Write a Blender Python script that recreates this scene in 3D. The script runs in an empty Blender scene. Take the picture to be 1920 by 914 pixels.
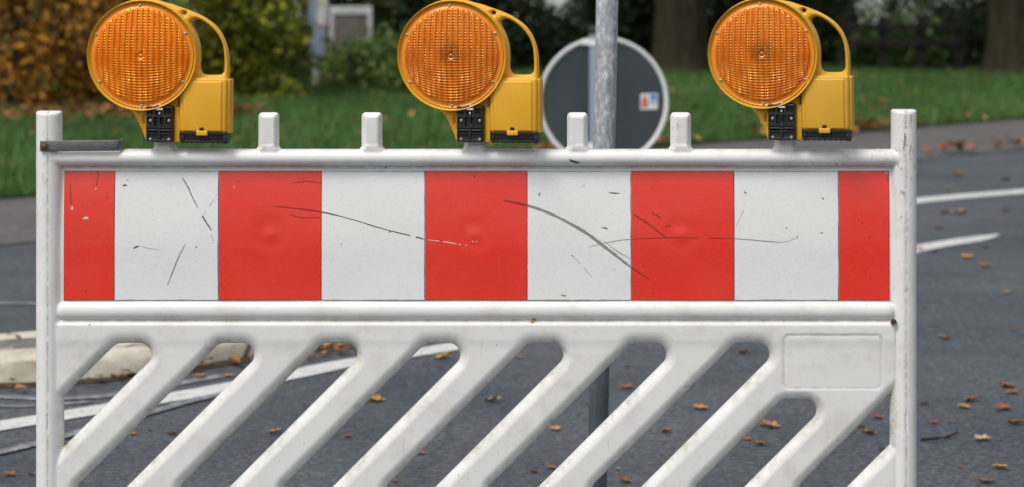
import bpy, bmesh, math, random
import numpy as np
from mathutils import Vector, Matrix
R = math.radians
random.seed(7); rng = np.random.default_rng(7)
S = bpy.context.scene
C = S.collection
# ------------------------------------------------------------------ view constants
CAMH, F, HY, YB = 1.30, 4880.0, -85.0, 5.0      # camera height, focal length in px, horizon row, barrier distance
PX = YB / F                                     # one photo pixel at the barrier, in metres
def at(px, py, D): return Vector(((px-960)/F*D, D, CAMH-(py-HY)/F*D))
def ground(px, py):
    D = F*CAMH/(py-HY); return Vector(((px-960)/F*D, D, 0))

# ------------------------------------------------------------------ object helpers
def link(o, parent=None):
    C.objects.link(o)
    if parent: o.parent = parent
    return o
def tag(o, label=None, cat=None, group=None, kind=None):
    if label: o['label'] = label
    if cat: o['category'] = cat
    if group: o['group'] = group
    if kind: o['kind'] = kind
    return o
def empty(name, loc=(0,0,0), rz=0):
    o = bpy.data.objects.new(name, None); o.location = loc; o.rotation_euler = (0,0,rz)
    o.empty_display_size = .1
    return link(o)
def mk(name, verts, faces, mats, parent=None, smooth=None, mi=None):
    me = bpy.data.meshes.new(name)
    me.from_pydata([tuple(v) for v in verts], [], [tuple(f) for f in faces])
    if not isinstance(mats, (list, tuple)): mats = [mats]
    for m in mats: me.materials.append(m)
    if mi is not None: me.polygons.foreach_set('material_index', np.asarray(mi, dtype=np.int32))
    if smooth is not None:
        me.polygons.foreach_set('use_smooth', np.ones(len(me.polygons), dtype=bool))
        if smooth < 179: me.set_sharp_from_angle(angle=R(smooth))
    me.update()
    return link(bpy.data.objects.new(name, me), parent)
class MB:
    def __init__(s): s.v = []; s.f = []; s.m = []
    def add(s, v, f, mi=0):
        b = len(s.v); s.v += [tuple(p) for p in v]; s.f += [tuple(i+b for i in q) for q in f]; s.m += [mi]*len(f)
    def bevbox(s, x0, x1, y0, y1, z0, z1, b=.002, mi=0, seg=2):
        bm = bmesh.new(); bmesh.ops.create_cube(bm, size=1)
        for v in bm.verts:
            v.co = Vector(((x0+x1)/2+v.co.x*(x1-x0), (y0+y1)/2+v.co.y*(y1-y0), (z0+z1)/2+v.co.z*(z1-z0)))
        if b > 0: bmesh.ops.bevel(bm, geom=bm.edges[:], offset=b, segments=seg, profile=.5, affect='EDGES')
        bm.verts.index_update()
        s.add([v.co[:] for v in bm.verts], [[v.index for v in f.verts] for f in bm.faces], mi); bm.free()
    def lathe(s, prof, n=48, axis='z', c=(0,0,0), mi=0, closed=False):
        # prof: list of (r, h) along the axis
        vs = []; fs = []
        for r, h in prof:
            for k in range(n):
                a = 2*math.pi*k/n
                if axis == 'z': vs.append((c[0]+r*math.cos(a), c[1]+r*math.sin(a), c[2]+h))
                else: vs.append((c[0]+r*math.cos(a), c[1]+h, c[2]+r*math.sin(a)))
        for i in range(len(prof)-1):
            for k in range(n):
                k2 = (k+1) % n
                fs.append((i*n+k, i*n+k2, (i+1)*n+k2, (i+1)*n+k))
        s.add(vs, fs, mi)
    def tube(s, pts, rad, n=10, mi=0, cap=True):
        vs = []; fs = []
        pts = [Vector(p) for p in pts]
        if not isinstance(rad, (list, tuple)): rad = [rad]*len(pts)
        for i, p in enumerate(pts):
            t = (pts[min(i+1, len(pts)-1)] - pts[max(i-1, 0)]).normalized()
            a = Vector((1,0,0)) if abs(t.x) < .8 else Vector((0,1,0))
            u = t.cross(a).normalized(); w = t.cross(u)
            for k in range(n):
                an = 2*math.pi*k/n; vs.append(p + (u*math.cos(an)+w*math.sin(an))*rad[i])
        for i in range(len(pts)-1):
            for k in range(n):
                k2 = (k+1) % n; fs.append((i*n+k, i*n+k2, (i+1)*n+k2, (i+1)*n+k))
        if cap: fs.append(tuple(range(n))[::-1]); fs.append(tuple(range((len(pts)-1)*n, len(pts)*n)))
        s.add(vs, fs, mi)
    def build(s, name, mats, parent=None, smooth=None): return mk(name, s.v, s.f, mats, parent, smooth, s.m)

def field_solid(name, sd, hf, hb, box, step, xf, mats, parent=None, smooth=55, attr=None):
    """solid whose outline is sd>0 (marching squares) and whose front / back depth is hf / hb"""
    u0, u1, v0, v1 = box
    nu = int(round((u1-u0)/step))+1; nv = int(round((v1-v0)/step))+1
    U, V = np.meshgrid(np.linspace(u0, u1, nu), np.linspace(v0, v1, nv))   # [nv,nu]
    Sd = sd(U, V); ins = Sd > 0
    idx = -np.ones(U.shape, dtype=int)
    cu = list(U[ins]); cv = list(V[ins]); idx[ins] = np.arange(len(cu))
    a, b, c, d = idx[:-1,:-1], idx[:-1,1:], idx[1:,1:], idx[1:,:-1]
    full = (a>=0)&(b>=0)&(c>=0)&(d>=0)
    faces = np.stack([a[full], b[full], c[full], d[full]], 1).tolist()
    anyi = ((a>=0)|(b>=0)|(c>=0)|(d>=0)) & ~full
    cross = {}; bnd = []
    def cr(p, q):
        key = (p, q) if p < q else (q, p)
        if key not in cross:
            s0, s1 = Sd[key[0]], Sd[key[1]]; t = min(max(s0/(s0-s1), .02), .98)
            cross[key] = len(cu)
            cu.append(U[key[0]]+(U[key[1]]-U[key[0]])*t); cv.append(V[key[0]]+(V[key[1]]-V[key[0]])*t)
        return cross[key]
    for j, i in zip(*np.nonzero(anyi)):
        cs = [(j,i), (j,i+1), (j+1,i+1), (j+1,i)]; poly = []; kinds = []
        for k in range(4):
            p, q = cs[k], cs[(k+1)%4]
            if idx[p] >= 0: poly.append(int(idx[p])); kinds.append(0)
            if (idx[p] >= 0) != (idx[q] >= 0): poly.append(cr(p, q)); kinds.append(1)
        if len(poly) >= 3: faces.append(poly)
        for k in range(len(poly)):
            if kinds[k] and kinds[(k+1)%len(poly)]: bnd.append((poly[k], poly[(k+1)%len(poly)]))
    cu = np.array(cu); cv = np.array(cv); n = len(cu)
    f = hf(cu, cv); bk = hb(cu, cv)
    vf = xf(cu, cv, f); vb = xf(cu, cv, -bk)
    allf = [q for q in faces] + [[i+n for i in q][::-1] for q in faces] + [(a_, b_, b_+n, a_+n)[::-1] for a_, b_ in bnd]
    o = mk(name, np.concatenate([vf, vb]), allf, mats, parent, smooth)
    if attr:
        for an, fn in attr.items():
            at_ = o.data.attributes.new(an, 'FLOAT', 'POINT'); x = fn(cu, cv)
            at_.data.foreach_set('value', np.concatenate([x, x]).astype(np.float32))
    return o
def sd_poly(P, U, V):
    """signed distance, positive inside"""
    P = np.array(P, float); d = np.full(U.shape, 1e9); inside = np.zeros(U.shape, bool)
    for i in range(len(P)):
        a, b = P[i], P[(i+1) % len(P)]; e = b-a
        wx, wy = U-a[0], V-a[1]; t = np.clip((wx*e[0]+wy*e[1])/(e@e+1e-12), 0, 1)
        d = np.minimum(d, np.hypot(wx-e[0]*t, wy-e[1]*t))
        c = (a[1] <= V) != (b[1] <= V)
        if e[1] != 0: inside ^= c & (U < a[0] + (V-a[1])*e[0]/e[1])
    return np.where(inside, d, -d)
def sd_rbox(U, V, u0, u1, v0, v1, r):
    qx = np.abs(U-(u0+u1)/2)-(u1-u0)/2+r; qy = np.abs(V-(v0+v1)/2)-(v1-v0)/2+r
    return -(np.hypot(np.maximum(qx, 0), np.maximum(qy, 0)) + np.minimum(np.maximum(qx, qy), 0) - r)
def qround(d, w):
    t = np.clip(d/w, 0, 1); return np.sqrt(np.maximum(1-(1-t)**2, 0))
def smax(a, b, k):
    h = np.clip(.5+.5*(a-b)/k, 0, 1); return b+(a-b)*h+k*h*(1-h)
def sstep(x, a, b):
    t = np.clip((x-a)/(b-a), 0, 1); return t*t*(3-2*t)

# ------------------------------------------------------------------ materials
def mat(name, base, rough=.5, metal=0, spec=.5, build=None, **kw):
    m = bpy.data.materials.new(name); m.use_nodes = True
    nt = m.node_tree; p = nt.nodes['Principled BSDF']
    p.inputs['Base Color'].default_value = (*base, 1); p.inputs['Roughness'].default_value = rough
    p.inputs['Metallic'].default_value = metal; p.inputs['Specular IOR Level'].default_value = spec
    for k, v in kw.items(): p.inputs[k.replace('_', ' ')].default_value = v
    if build: build(nt, p)
    return m
def N(nt, t, **kw):
    n = nt.nodes.new('ShaderNode'+t)
    for k, v in kw.items():
        if k in n.inputs.keys() if isinstance(k, str) else False: n.inputs[k].default_value = v
        else: setattr(n, k, v)
    return n
def coord(nt, scale=None):
    tc = nt.nodes.new('ShaderNodeTexCoord')
    if scale is None: return tc.outputs['Object']
    mp = nt.nodes.new('ShaderNodeMapping'); mp.inputs['Scale'].default_value = scale
    nt.links.new(tc.outputs['Object'], mp.inputs['Vector']); return mp.outputs['Vector']
def noise(nt, scale, detail=4, rough=.6, vec=None):
    n = nt.nodes.new('ShaderNodeTexNoise'); n.inputs['Scale'].default_value = scale
    n.inputs['Detail'].default_value = detail; n.inputs['Roughness'].default_value = rough
    nt.links.new(vec if vec is not None else coord(nt), n.inputs['Vector']); return n.outputs['Fac']
def ramp(nt, fac, stops, interp='LINEAR'):
    r = nt.nodes.new('ShaderNodeValToRGB'); r.color_ramp.interpolation = interp
    while len(r.color_ramp.elements) < len(stops): r.color_ramp.elements.new(.5)
    for e, (p, c) in zip(r.color_ramp.elements, stops):
        e.position = p; e.color = (*c, 1) if len(c) == 3 else c
    nt.links.new(fac, r.inputs['Fac']); return r.outputs['Color']
def g(x): return (x, x, x)
def mixc(nt, fac, a, b, mode='MIX'):
    m = nt.nodes.new('ShaderNodeMix'); m.data_type = 'RGBA'; m.blend_type = mode
    for s, x in ((0, fac), (6, a), (7, b)):
        if isinstance(x, (int, float)): m.inputs[s].default_value = x
        elif isinstance(x, tuple): m.inputs[s].default_value = (*x, 1)
        else: nt.links.new(x, m.inputs[s])
    return m.outputs[2]
def mth(nt, op, a, b=0.0, clamp=False):
    m = nt.nodes.new('ShaderNodeMath'); m.operation = op; m.use_clamp = clamp
    for s, x in ((0, a), (1, b)):
        if isinstance(x, (int, float)): m.inputs[s].default_value = x
        else: nt.links.new(x, m.inputs[s])
    return m.outputs[0]
def bump(nt, p, h, strength=.3, dist=.001):
    b = nt.nodes.new('ShaderNodeBump'); b.inputs['Strength'].default_value = strength; b.inputs['Distance'].default_value = dist
    nt.links.new(h, b.inputs['Height']); nt.links.new(b.outputs[0], p.inputs['Normal'])
def speck(nt, scale, thr, vec=None):
    """irregular small nicks: thresholded voronoi with noise-varied radius"""
    v = nt.nodes.new('ShaderNodeTexVoronoi'); v.inputs['Scale'].default_value = scale
    nt.links.new(vec if vec is not None else coord(nt), v.inputs['Vector'])
    n = noise(nt, scale*.35, 2); n2 = noise(nt, scale*3, 2)
    t = mth(nt, 'MULTIPLY', mth(nt, 'SUBTRACT', n, .52, True), thr*8)
    t = mth(nt, 'MULTIPLY', t, mth(nt, 'ADD', n2, .1))
    return mth(nt, 'LESS_THAN', v.outputs['Distance'], t)

def plastic_nodes(nt, p):
    vec = coord(nt)
    c = ramp(nt, noise(nt, 6, 5), [(.3, (.75,.75,.735)), (.7, (.81,.808,.79))])
    a = nt.nodes.new('ShaderNodeAttribute'); a.attribute_name = 'dirt'
    dn = ramp(nt, noise(nt, 45, 6, .75), [(.38, g(0)), (.7, g(1))])
    d = mth(nt, 'MULTIPLY', a.outputs['Fac'], dn, True)
    c = mixc(nt, d, c, (.22,.20,.10))
    gn = ramp(nt, noise(nt, 14, 7, .7), [(.50, g(0)), (.74, g(.42))])
    c = mixc(nt, gn, c, (.47,.44,.34))
    # long fine smears and scuffs along the struts
    sc = ramp(nt, noise(nt, 30, 5, .6, coord(nt, (3, 1, .35))), [(.66, g(0)), (.74, g(.35))])
    c = mixc(nt, sc, c, (.42,.40,.35))
    c = mixc(nt, mth(nt, 'MULTIPLY', speck(nt, 110, .10), .85), c, (.05,.04,.03))
    b = nt.nodes.new('ShaderNodeAttribute'); b.attribute_name = 'post'
    sp = ramp(nt, noise(nt, 120, 6, .8, coord(nt, (1,1,.35))), [(.56, g(0)), (.62, g(1))])
    c = mixc(nt, mth(nt, 'MULTIPLY', b.outputs['Fac'], sp, True), c, (.13,.105,.07))
    nt.links.new(c, p.inputs['Base Color'])
    nt.links.new(ramp(nt, noise(nt, 20, 4), [(.3, g(.34)), (.7, g(.52))]), p.inputs['Roughness'])
    bump(nt, p, mth(nt, 'ADD', noise(nt, 260, 3), mth(nt, 'MULTIPLY', noise(nt, 25, 3), 2)), .22, .0008)
M_white = mat('white_plastic', (.78,.78,.77), .42, build=plastic_nodes)
def film(base, faded):
    def f(nt, p):
        c = ramp(nt, noise(nt, 9, 5), [(.3, base), (.75, faded)])
        gr = ramp(nt, noise(nt, 600, 2), [(.35, g(.93)), (.65, g(1.0))])
        c = mixc(nt, 1.0, c, gr, 'MULTIPLY')
        c = mixc(nt, 1.0, c, ramp(nt, noise(nt, 130, 5, .8), [(.35, g(.97)), (.65, g(1.03))]), 'MULTIPLY')
        c = mixc(nt, mth(nt, 'MULTIPLY', speck(nt, 80, .045), .8), c, (.08,.05,.04))
        sm = ramp(nt, noise(nt, 22, 6, .7, coord(nt, (.6,1,2))), [(.64, g(0)), (.8, g(.15))])
        c = mixc(nt, sm, c, (.25,.22,.18))
        nt.links.new(c, p.inputs['Base Color'])
        nt.links.new(ramp(nt, noise(nt, 16, 6, .75), [(.3, g(.18)), (.7, g(.42))]), p.inputs['Roughness'])
        h = mth(nt, 'ADD', noise(nt, 330, 3), mth(nt, 'MULTIPLY', noise(nt, 24, 3), 2.2))
        bump(nt, p, h, .30, .0006)
    return f
M_red = mat('red_film', (.72,.022,.012), .24, Coat_Weight=.35, Coat_Roughness=.2, spec=.8, build=film((.86,.026,.010), (.82,.04,.018)))
M_wfilm = mat('white_film', (.74,.75,.75), .28, Coat_Weight=.2, Coat_Roughness=.2, build=film((.82,.825,.815), (.86,.86,.85)))
M_scrW = mat('scratch_dark', (.06,.055,.04), .7)
M_scrG = mat('scratch_grey', (.26,.25,.21), .7)
M_scrR = mat('scratch_red', (.30,.015,.012), .6)
M_scrL = mat('chip_pale', (.75,.62,.58), .6)
def yel(nt, p):
    c = ramp(nt, noise(nt, 14, 5), [(.3, (.74,.37,.016)), (.7, (.82,.43,.024))])
    c = mixc(nt, ramp(nt, noise(nt, 60, 6, .7), [(.6, g(0)), (.8, g(.3))]), c, (.40,.22,.05))
    a = nt.nodes.new('ShaderNodeObjectInfo')
    nt.links.new(c, p.inputs['Base Color']); bump(nt, p, noise(nt, 500, 3), .25, .0005)
M_yel = mat('yellow_plastic', (.78,.36,.015), .42, build=yel, Subsurface_Weight=.0)
def lensn(dull):
    def f(nt, p):
        c = ramp(nt, noise(nt, 22, 5, .7), [(.3, (.72,.12,.003)), (.7, (.90,.20,.005))])
        if dull:
            c = mixc(nt, 1.0, c, (.84,.86,1.0), 'MULTIPLY')
            # the lamp's bulb housing showing through round the centre
            vm = nt.nodes.new('ShaderNodeVectorMath'); vm.operation = 'DISTANCE'; nt.links.new(coord(nt), vm.inputs[0])
            vm.inputs[1].default_value = ((269-308)*5/4880, -.037, (283-100)*5/4880)
            d = mth(nt, 'ADD', vm.outputs['Value'], mth(nt, 'MULTIPLY', noise(nt, 60, 4), .012))
            c = mixc(nt, ramp(nt, d, [(.022, g(.65)), (.034, g(0))]), c, (.20,.045,.006))
            c = mixc(nt, ramp(nt, noise(nt, 40, 7, .8), [(.5, g(0)), (.72, g(.5))]), c, (.34,.15,.05))
        nt.links.new(c, p.inputs['Base Color'])
        nt.links.new(ramp(nt, noise(nt, 35, 5, .7), [(.3, g(.10)), (.7, g(.32))]), p.inputs['Roughness'])
    return f
M_lens = mat('amber_lens', (.9,.2,.01), .13, spec=1.0, build=lensn(False), IOR=2.1, Specular_Tint=(1,.55,.10,1))
M_lens2 = mat('amber_lens_dull', (.9,.2,.01), .2, spec=1.0, build=lensn(True), IOR=2.0, Specular_Tint=(1,.58,.16,1))
def yel2(nt, p):
    yel(nt, p); c = p.inputs['Base Color'].links[0].from_socket
    nt.links.new(mixc(nt, 1.0, c, (.86,.92,1.15), 'MULTIPLY'), p.inputs['Base Color'])
M_yel2 = mat('faded_yellow_plastic', (.7,.36,.03), .5, build=yel2)
M_rim = mat('amber_rim', (.80,.27,.012), .3, spec=.5, Coat_Weight=.2)
M_black = mat('black_plastic', (.018,.018,.019), .38)
M_tray = mat('black_tray', (.012,.012,.013), .45)
M_steel = mat('screw_steel', (.62,.62,.60), .28, metal=1)
M_dark = mat('dark_recess', (.01,.009,.008), .7)
M_label = mat('small_label', (.75,.76,.78), .4)
def strapn(nt, p):
    nt.links.new(ramp(nt, noise(nt, 60, 6, .7, coord(nt, (1,1,3))), [(.3, (.095,.10,.105)), (.7, (.17,.175,.18))]), p.inputs['Base Color'])
    bump(nt, p, noise(nt, 300, 3), .3, .0005)
M_strap = mat('strap_metal', (.13,.135,.14), .48, metal=.35, build=strapn)
M_rust = mat('bolt_rust', (.14,.10,.07), .6, metal=.5, build=lambda nt, p: bump(nt, p, noise(nt, 900, 2), .5, .0006))
def galvn(nt, p):
    v = nt.nodes.new('ShaderNodeTexVoronoi'); v.inputs['Scale'].default_value = 90; nt.links.new(coord(nt, (1,1,.4)), v.inputs['Vector'])
    v2 = nt.nodes.new('ShaderNodeTexNoise'); v2.inputs['Scale'].default_value = 110; v2.inputs['Detail'].default_value = 7; v2.inputs['Roughness'].default_value = .8
    nt.links.new(coord(nt, (1,1,.5)), v2.inputs['Vector'])
    c = ramp(nt, v2.outputs['Fac'], [(.34, (.26,.30,.34)), (.46, (.42,.45,.48)), (.56, (.56,.58,.60)), (.64, (.82,.82,.81))])
    c = mixc(nt, 1.0, c, ramp(nt, v.outputs['Distance'], [(.1, g(1.15)), (.6, g(.8))]), 'MULTIPLY')
    nt.links.new(c, p.inputs['Base Color']); bump(nt, p, v2.outputs['Fac'], .3, .0006)
M_galv = mat('galvanised_steel', (.5,.52,.54), .5, metal=.25, build=galvn)
M_darkpole = mat('shaded_steel', (.10,.125,.15), .5, metal=.3, build=lambda nt, p: (
    nt.links.new(ramp(nt, noise(nt, 40, 6, .7, coord(nt, (1,1,.3))), [(.35, (.085,.11,.135)), (.65, (.18,.21,.235))]), p.inputs['Base Color'])))  # lower tube: shade on the pole put into a darker steel colour
M_bluepole = mat('sign_post_paint', (.30,.36,.43), .45, metal=.3)
M_signback = mat('sign_back_paint', (.030,.046,.052), .5, build=lambda nt, p: nt.links.new(
    ramp(nt, noise(nt, 7, 5), [(.3, (.026,.041,.046)), (.7, (.036,.053,.060))]), p.inputs['Base Color']))
M_alu = mat('sign_rim_metal', (.72,.73,.73), .4)
M_paper = mat('sticker_paper', (.66,.68,.70), .5)
M_sred = mat('sticker_red', (.60,.10,.08), .5)
M_sblue = mat('sticker_blue', (.10,.26,.55), .5)
def asph(nt, p):
    a = noise(nt, 1.1, 6, .65); b = noise(nt, 60, 5, .8); c2 = noise(nt, 260, 2, .6)
    c = ramp(nt, a, [(.35, (.058,.069,.084)), (.65, (.102,.110,.120))])
    c = mixc(nt, 1.0, c, ramp(nt, b, [(.36, g(.45)), (.5, g(.95)), (.64, g(1.75))]), 'MULTIPLY')
    c = mixc(nt, 1.0, c, ramp(nt, noise(nt, 28, 4, .8), [(.38, g(.72)), (.62, g(1.3))]), 'MULTIPLY')
    v = nt.nodes.new('ShaderNodeTexVoronoi'); v.inputs['Scale'].default_value = 120; nt.links.new(coord(nt), v.inputs['Vector'])
    c = mixc(nt, mth(nt, 'MULTIPLY', mth(nt, 'LESS_THAN', v.outputs['Distance'], .32), .40), c, v.outputs['Color'], 'SOFT_LIGHT')
    st = ramp(nt, noise(nt, .55, 5, .7, coord(nt, (1,.5,1))), [(.5, g(0)), (.72, g(.55))])
    c = mixc(nt, st, c, (.055,.055,.058))
    # crack lines
    vc = nt.nodes.new('ShaderNodeTexVoronoi'); vc.feature = 'DISTANCE_TO_EDGE'; vc.inputs['Scale'].default_value = .35
    mpn = nt.nodes.new('ShaderNodeTexNoise'); mpn.inputs['Scale'].default_value = 2.5; mpn.inputs['Detail'].default_value = 5
    nt.links.new(coord(nt), mpn.inputs['Vector'])
    vv = mixc(nt, .28, coord(nt), mpn.outputs['Color'], 'ADD'); nt.links.new(vv, vc.inputs['Vector'])
    c = mixc(nt, mth(nt, 'MULTIPLY', mth(nt, 'LESS_THAN', vc.outputs['Distance'], .003), .3), c, (.02,.02,.02))
    nt.links.new(c, p.inputs['Base Color']); bump(nt, p, mth(nt, 'ADD', b, c2), .7, .006)
M_asph = mat('asphalt', (.08,.085,.09), .78, spec=.35, build=asph)
def pathn(nt, p):
    b = noise(nt, 60, 5, .8)
    c = ramp(nt, noise(nt, 1.7, 6, .7), [(.3, (.085,.083,.083)), (.7, (.125,.12,.115))])
    c = mixc(nt, 1.0, c, ramp(nt, b, [(.36, g(.6)), (.64, g(1.45))]), 'MULTIPLY')
    nt.links.new(c, p.inputs['Base Color']); bump(nt, p, b, .6, .005)
M_path = mat('path_asphalt', (.11,.105,.10), .85, spec=.3, build=pathn)
def paintn(col, wear):
    def f(nt, p):
        n = ramp(nt, noise(nt, 26, 8, .8), [(wear, g(0)), (wear+.13, g(1))])
        c = mixc(nt, n, (.14,.145,.15), ramp(nt, noise(nt, 5, 4), [(.3, col), (.7, tuple(x*.85 for x in col))]))
        nt.links.new(c, p.inputs['Base Color']); bump(nt, p, noise(nt, 60, 5, .8), .5, .004)
    return f
M_paint = mat('road_paint', (.6,.6,.58), .7, build=paintn((.66,.66,.64), .34))
M_paint_old = mat('worn_road_paint', (.3,.32,.34), .7, build=paintn((.36,.38,.42), .47))
def kerbn(nt, p):
    c = ramp(nt, noise(nt, 9, 7, .7), [(.3, (.46,.41,.31)), (.6, (.66,.61,.50)), (.8, (.74,.70,.62))])
    vc = nt.nodes.new('ShaderNodeTexVoronoi'); vc.feature = 'DISTANCE_TO_EDGE'; vc.inputs['Scale'].default_value = 1.6
    nn = nt.nodes.new('ShaderNodeTexNoise'); nn.inputs['Scale'].default_value = 7; nt.links.new(coord(nt), nn.inputs['Vector'])
    nt.links.new(mixc(nt, .2, coord(nt), nn.outputs['Color'], 'ADD'), vc.inputs['Vector'])
    c = mixc(nt, mth(nt, 'MULTIPLY', mth(nt, 'LESS_THAN', vc.outputs['Distance'], .012), .9), c, (.05,.04,.03))
    c = mixc(nt, ramp(nt, noise(nt, 30, 7, .8), [(.52, g(0)), (.7, g(.55))]), c, (.20,.17,.13))
    nt.links.new(c, p.inputs['Base Color']); bump(nt, p, noise(nt, 45, 7, .8), .6, .006)
M_kerb = mat('kerb_concrete', (.5,.47,.41), .85, build=kerbn)
def slabn(nt, p):
    c = ramp(nt, noise(nt, 6, 7, .75), [(.3, (.085,.082,.075)), (.5, (.17,.165,.145)), (.62, (.50,.47,.40))])
    nt.links.new(c, p.inputs['Base Color']); bump(nt, p, noise(nt, 45, 7, .8), .6, .01)
M_slab = mat('island_surface', (.15,.14,.13), .9, build=slabn)
M_dirt = mat('gutter_dirt', (.05,.035,.022), .95, build=lambda nt, p: (nt.links.new(ramp(nt, noise(nt, 40, 6, .8),
    [(.35, (.022,.016,.010)), (.6, (.07,.045,.025)), (.75, (.13,.08,.04))]), p.inputs['Base Color']), bump(nt, p, noise(nt, 60, 5, .8), 1, .01)))
def vergen(nt, p):
    c = ramp(nt, noise(nt, 2.2, 8, .75), [(.28, (.030,.055,.014)), (.5, (.045,.085,.022)), (.68, (.07,.10,.03)), (.8, (.12,.075,.03))])
    nt.links.new(c, p.inputs['Base Color']); bump(nt, p, noise(nt, 14, 7, .8), 1, .05)
M_verge = mat('verge_soil_grass', (.05,.08,.02), .95, spec=.1, build=vergen)
def leafmat(name, stops, rough=.55, trans=.25):
    def f(nt, p):
        gi = nt.nodes.new('ShaderNodeAttribute'); gi.attribute_name = 'tint'
        c = ramp(nt, gi.outputs['Fac'], stops)
        nt.links.new(c, p.inputs['Base Color'])
        tr = nt.nodes.new('ShaderNodeBsdfTranslucent'); nt.links.new(c, tr.inputs['Color'])
        mx = nt.nodes.new('ShaderNodeMixShader'); mx.inputs[0].default_value = trans
        nt.links.new(p.outputs[0], mx.inputs[1]); nt.links.new(tr.outputs[0], mx.inputs[2])
        nt.links.new(mx.outputs[0], nt.nodes['Material Output'].inputs[0])
    return mat(name, stops[0][1], rough, spec=.3, build=f)
M_beech = leafmat('beech_leaves', [(0,(.02,.012,.005)), (.3,(.09,.042,.010)), (.55,(.34,.15,.02)), (.85,(.66,.36,.045)), (1,(.26,.24,.035))])
M_lime = leafmat('yellow_green_leaves', [(0,(.018,.030,.008)), (.35,(.09,.13,.016)), (.7,(.34,.37,.03)), (1,(.62,.46,.05))])
M_dgreen = leafmat('dark_green_leaves', [(0,(.008,.014,.007)), (.5,(.020,.036,.013)), (.85,(.045,.065,.02)), (1,(.11,.085,.025))])
M_mgreen = leafmat('mid_green_leaves', [(0,(.018,.035,.012)), (.5,(.08,.15,.036)), (.85,(.17,.25,.055)), (1,(.34,.26,.06))])
M_grass = leafmat('grass_blades', [(0,(.050,.105,.028)), (.5,(.085,.185,.045)), (.85,(.14,.25,.06)), (1,(.22,.22,.08))], .6)
M_litter = leafmat('leaf_litter', [(0,(.10,.04,.018)), (.4,(.22,.085,.03)), (.75,(.36,.155,.06)), (1,(.48,.29,.09))], .7, .15)
def barkn(nt, p):
    n = noise(nt, 16, 7, .75, coord(nt, (1,1,.25)))
    c = ramp(nt, n, [(.3, (.020,.018,.011)), (.6, (.055,.052,.030)), (.8, (.085,.09,.045))])
    nt.links.new(c, p.inputs['Base Color']); bump(nt, p, n, 1, .05)
M_bark = mat('tree_bark', (.05,.045,.03), .95, spec=.1, build=barkn)
M_twig = mat('twig_bark', (.035,.026,.018), .9, spec=.1)
M_fence = mat('dark_wood', (.016,.014,.012), .8, spec=.2, build=lambda nt, p: nt.links.new(ramp(nt, noise(nt, 12, 5, .7, coord(nt, (.2,1,1))),
    [(.3, (.010,.009,.008)), (.7, (.028,.024,.020))]), p.inputs['Base Color']))
M_wood_w = mat('white_frame_paint', (.52,.54,.53), .6, build=lambda nt, p: nt.links.new(ramp(nt, noise(nt, 9, 5, .7),
    [(.35, (.36,.38,.37)), (.6, (.60,.62,.61))]), p.inputs['Base Color']))
M_board = mat('weathered_board', (.13,.11,.09), .8, build=lambda nt, p: nt.links.new(ramp(nt, noise(nt, 7, 6, .7),
    [(.3, (.07,.06,.05)), (.7, (.19,.165,.14))]), p.inputs['Base Color']))
M_mpost = mat('grey_post_paint', (.42,.45,.46), .5)
M_cab = mat('blue_grey_box', (.20,.26,.34), .5)
M_render = mat('pale_house_render', (.60,.59,.57), .85, build=lambda nt, p: nt.links.new(ramp(nt, noise(nt, 1.5, 6, .7),
    [(.3, (.50,.50,.49)), (.7, (.66,.66,.65))]), p.inputs['Base Color']))
M_roof = mat('roof_tile', (.16,.06,.04), .8)
M_glass = mat('window_glass', (.03,.04,.05), .1)
M_stone = mat('pale_stone', (.40,.40,.38), .85, build=lambda nt, p: bump(nt, p, noise(nt, 12, 5), 1, .03))

# ------------------------------------------------------------------ the barrier
UC = 893.0; VG = 1184.0
def bx(u, v, h):
    u, v, h = np.broadcast_arrays(u, v, h); return np.stack([(u-UC)*PX, -h*PX, (VG-v)*PX], 1)
STUBS = [503, 697, 1083, 1277]; LSTUBS = [308.5, 890, 1473]
slots = []
for k in range(1, 8):
    o = 193.5*(k-2); slots.append((1056+o, 1152+o, 645, 944))
slots.append((1056+193.5*6, 1152+193.5*6, 750, 944)); slots.append((1056+193.5*7, 1152+193.5*7, 722, 944))
def slot_sd(U, V):      # positive outside all slots
    d = np.full(U.shape, 1e9); r = 22; q = math.sqrt(2)
    for a, b, t, bt in slots:
        ai, bi, ti, bti = a+r*q, b-r*q, t+r, bt-r
        P = [(ai-ti, ti), (bi-ti, ti), (bi-bti, bti), (ai-bti, bti)]
        if a < 900:      # cut by the left post
            mask = sd_poly(P, U, V)+r; c = U-118.0; sdv = np.minimum(mask, c)
        elif a > 2400: mask = sd_poly(P, U, V)+r; c = 1670.0-U; sdv = np.minimum(mask, c)
        else: sdv = sd_poly(P, U, V)+r
        d = np.minimum(d, -sdv)
    return d
def outline(U, V):
    s = sd_rbox(U, V, 100, 1686, 281, 1120, 3)
    s = np.minimum(s, slot_sd(U, V))
    for (a, b, t) in ((66, 115, 209), (1672, 1720, 206)): s = np.maximum(s, sd_rbox(U, V, a, b, t, 1184, 6))
    for c in STUBS: s = np.maximum(s, sd_rbox(U, V, c-19.5, c+19.5, 212, 300, 8))
    for c in LSTUBS: s = np.maximum(s, sd_rbox(U, V, c-20, c+20, 230, 300, 6))
    for c in STUBS+LSTUBS:           # flared foot of each stub
        w = 19.5+4*sstep(V, 275.5, 281)
        s = np.maximum(s, np.where(V > 266, np.minimum(w-np.abs(U-c), 300-V), -9))
    return s
def groove(x, c, w, dep): return -dep*np.exp(-((x-c)/w)**2)
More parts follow.
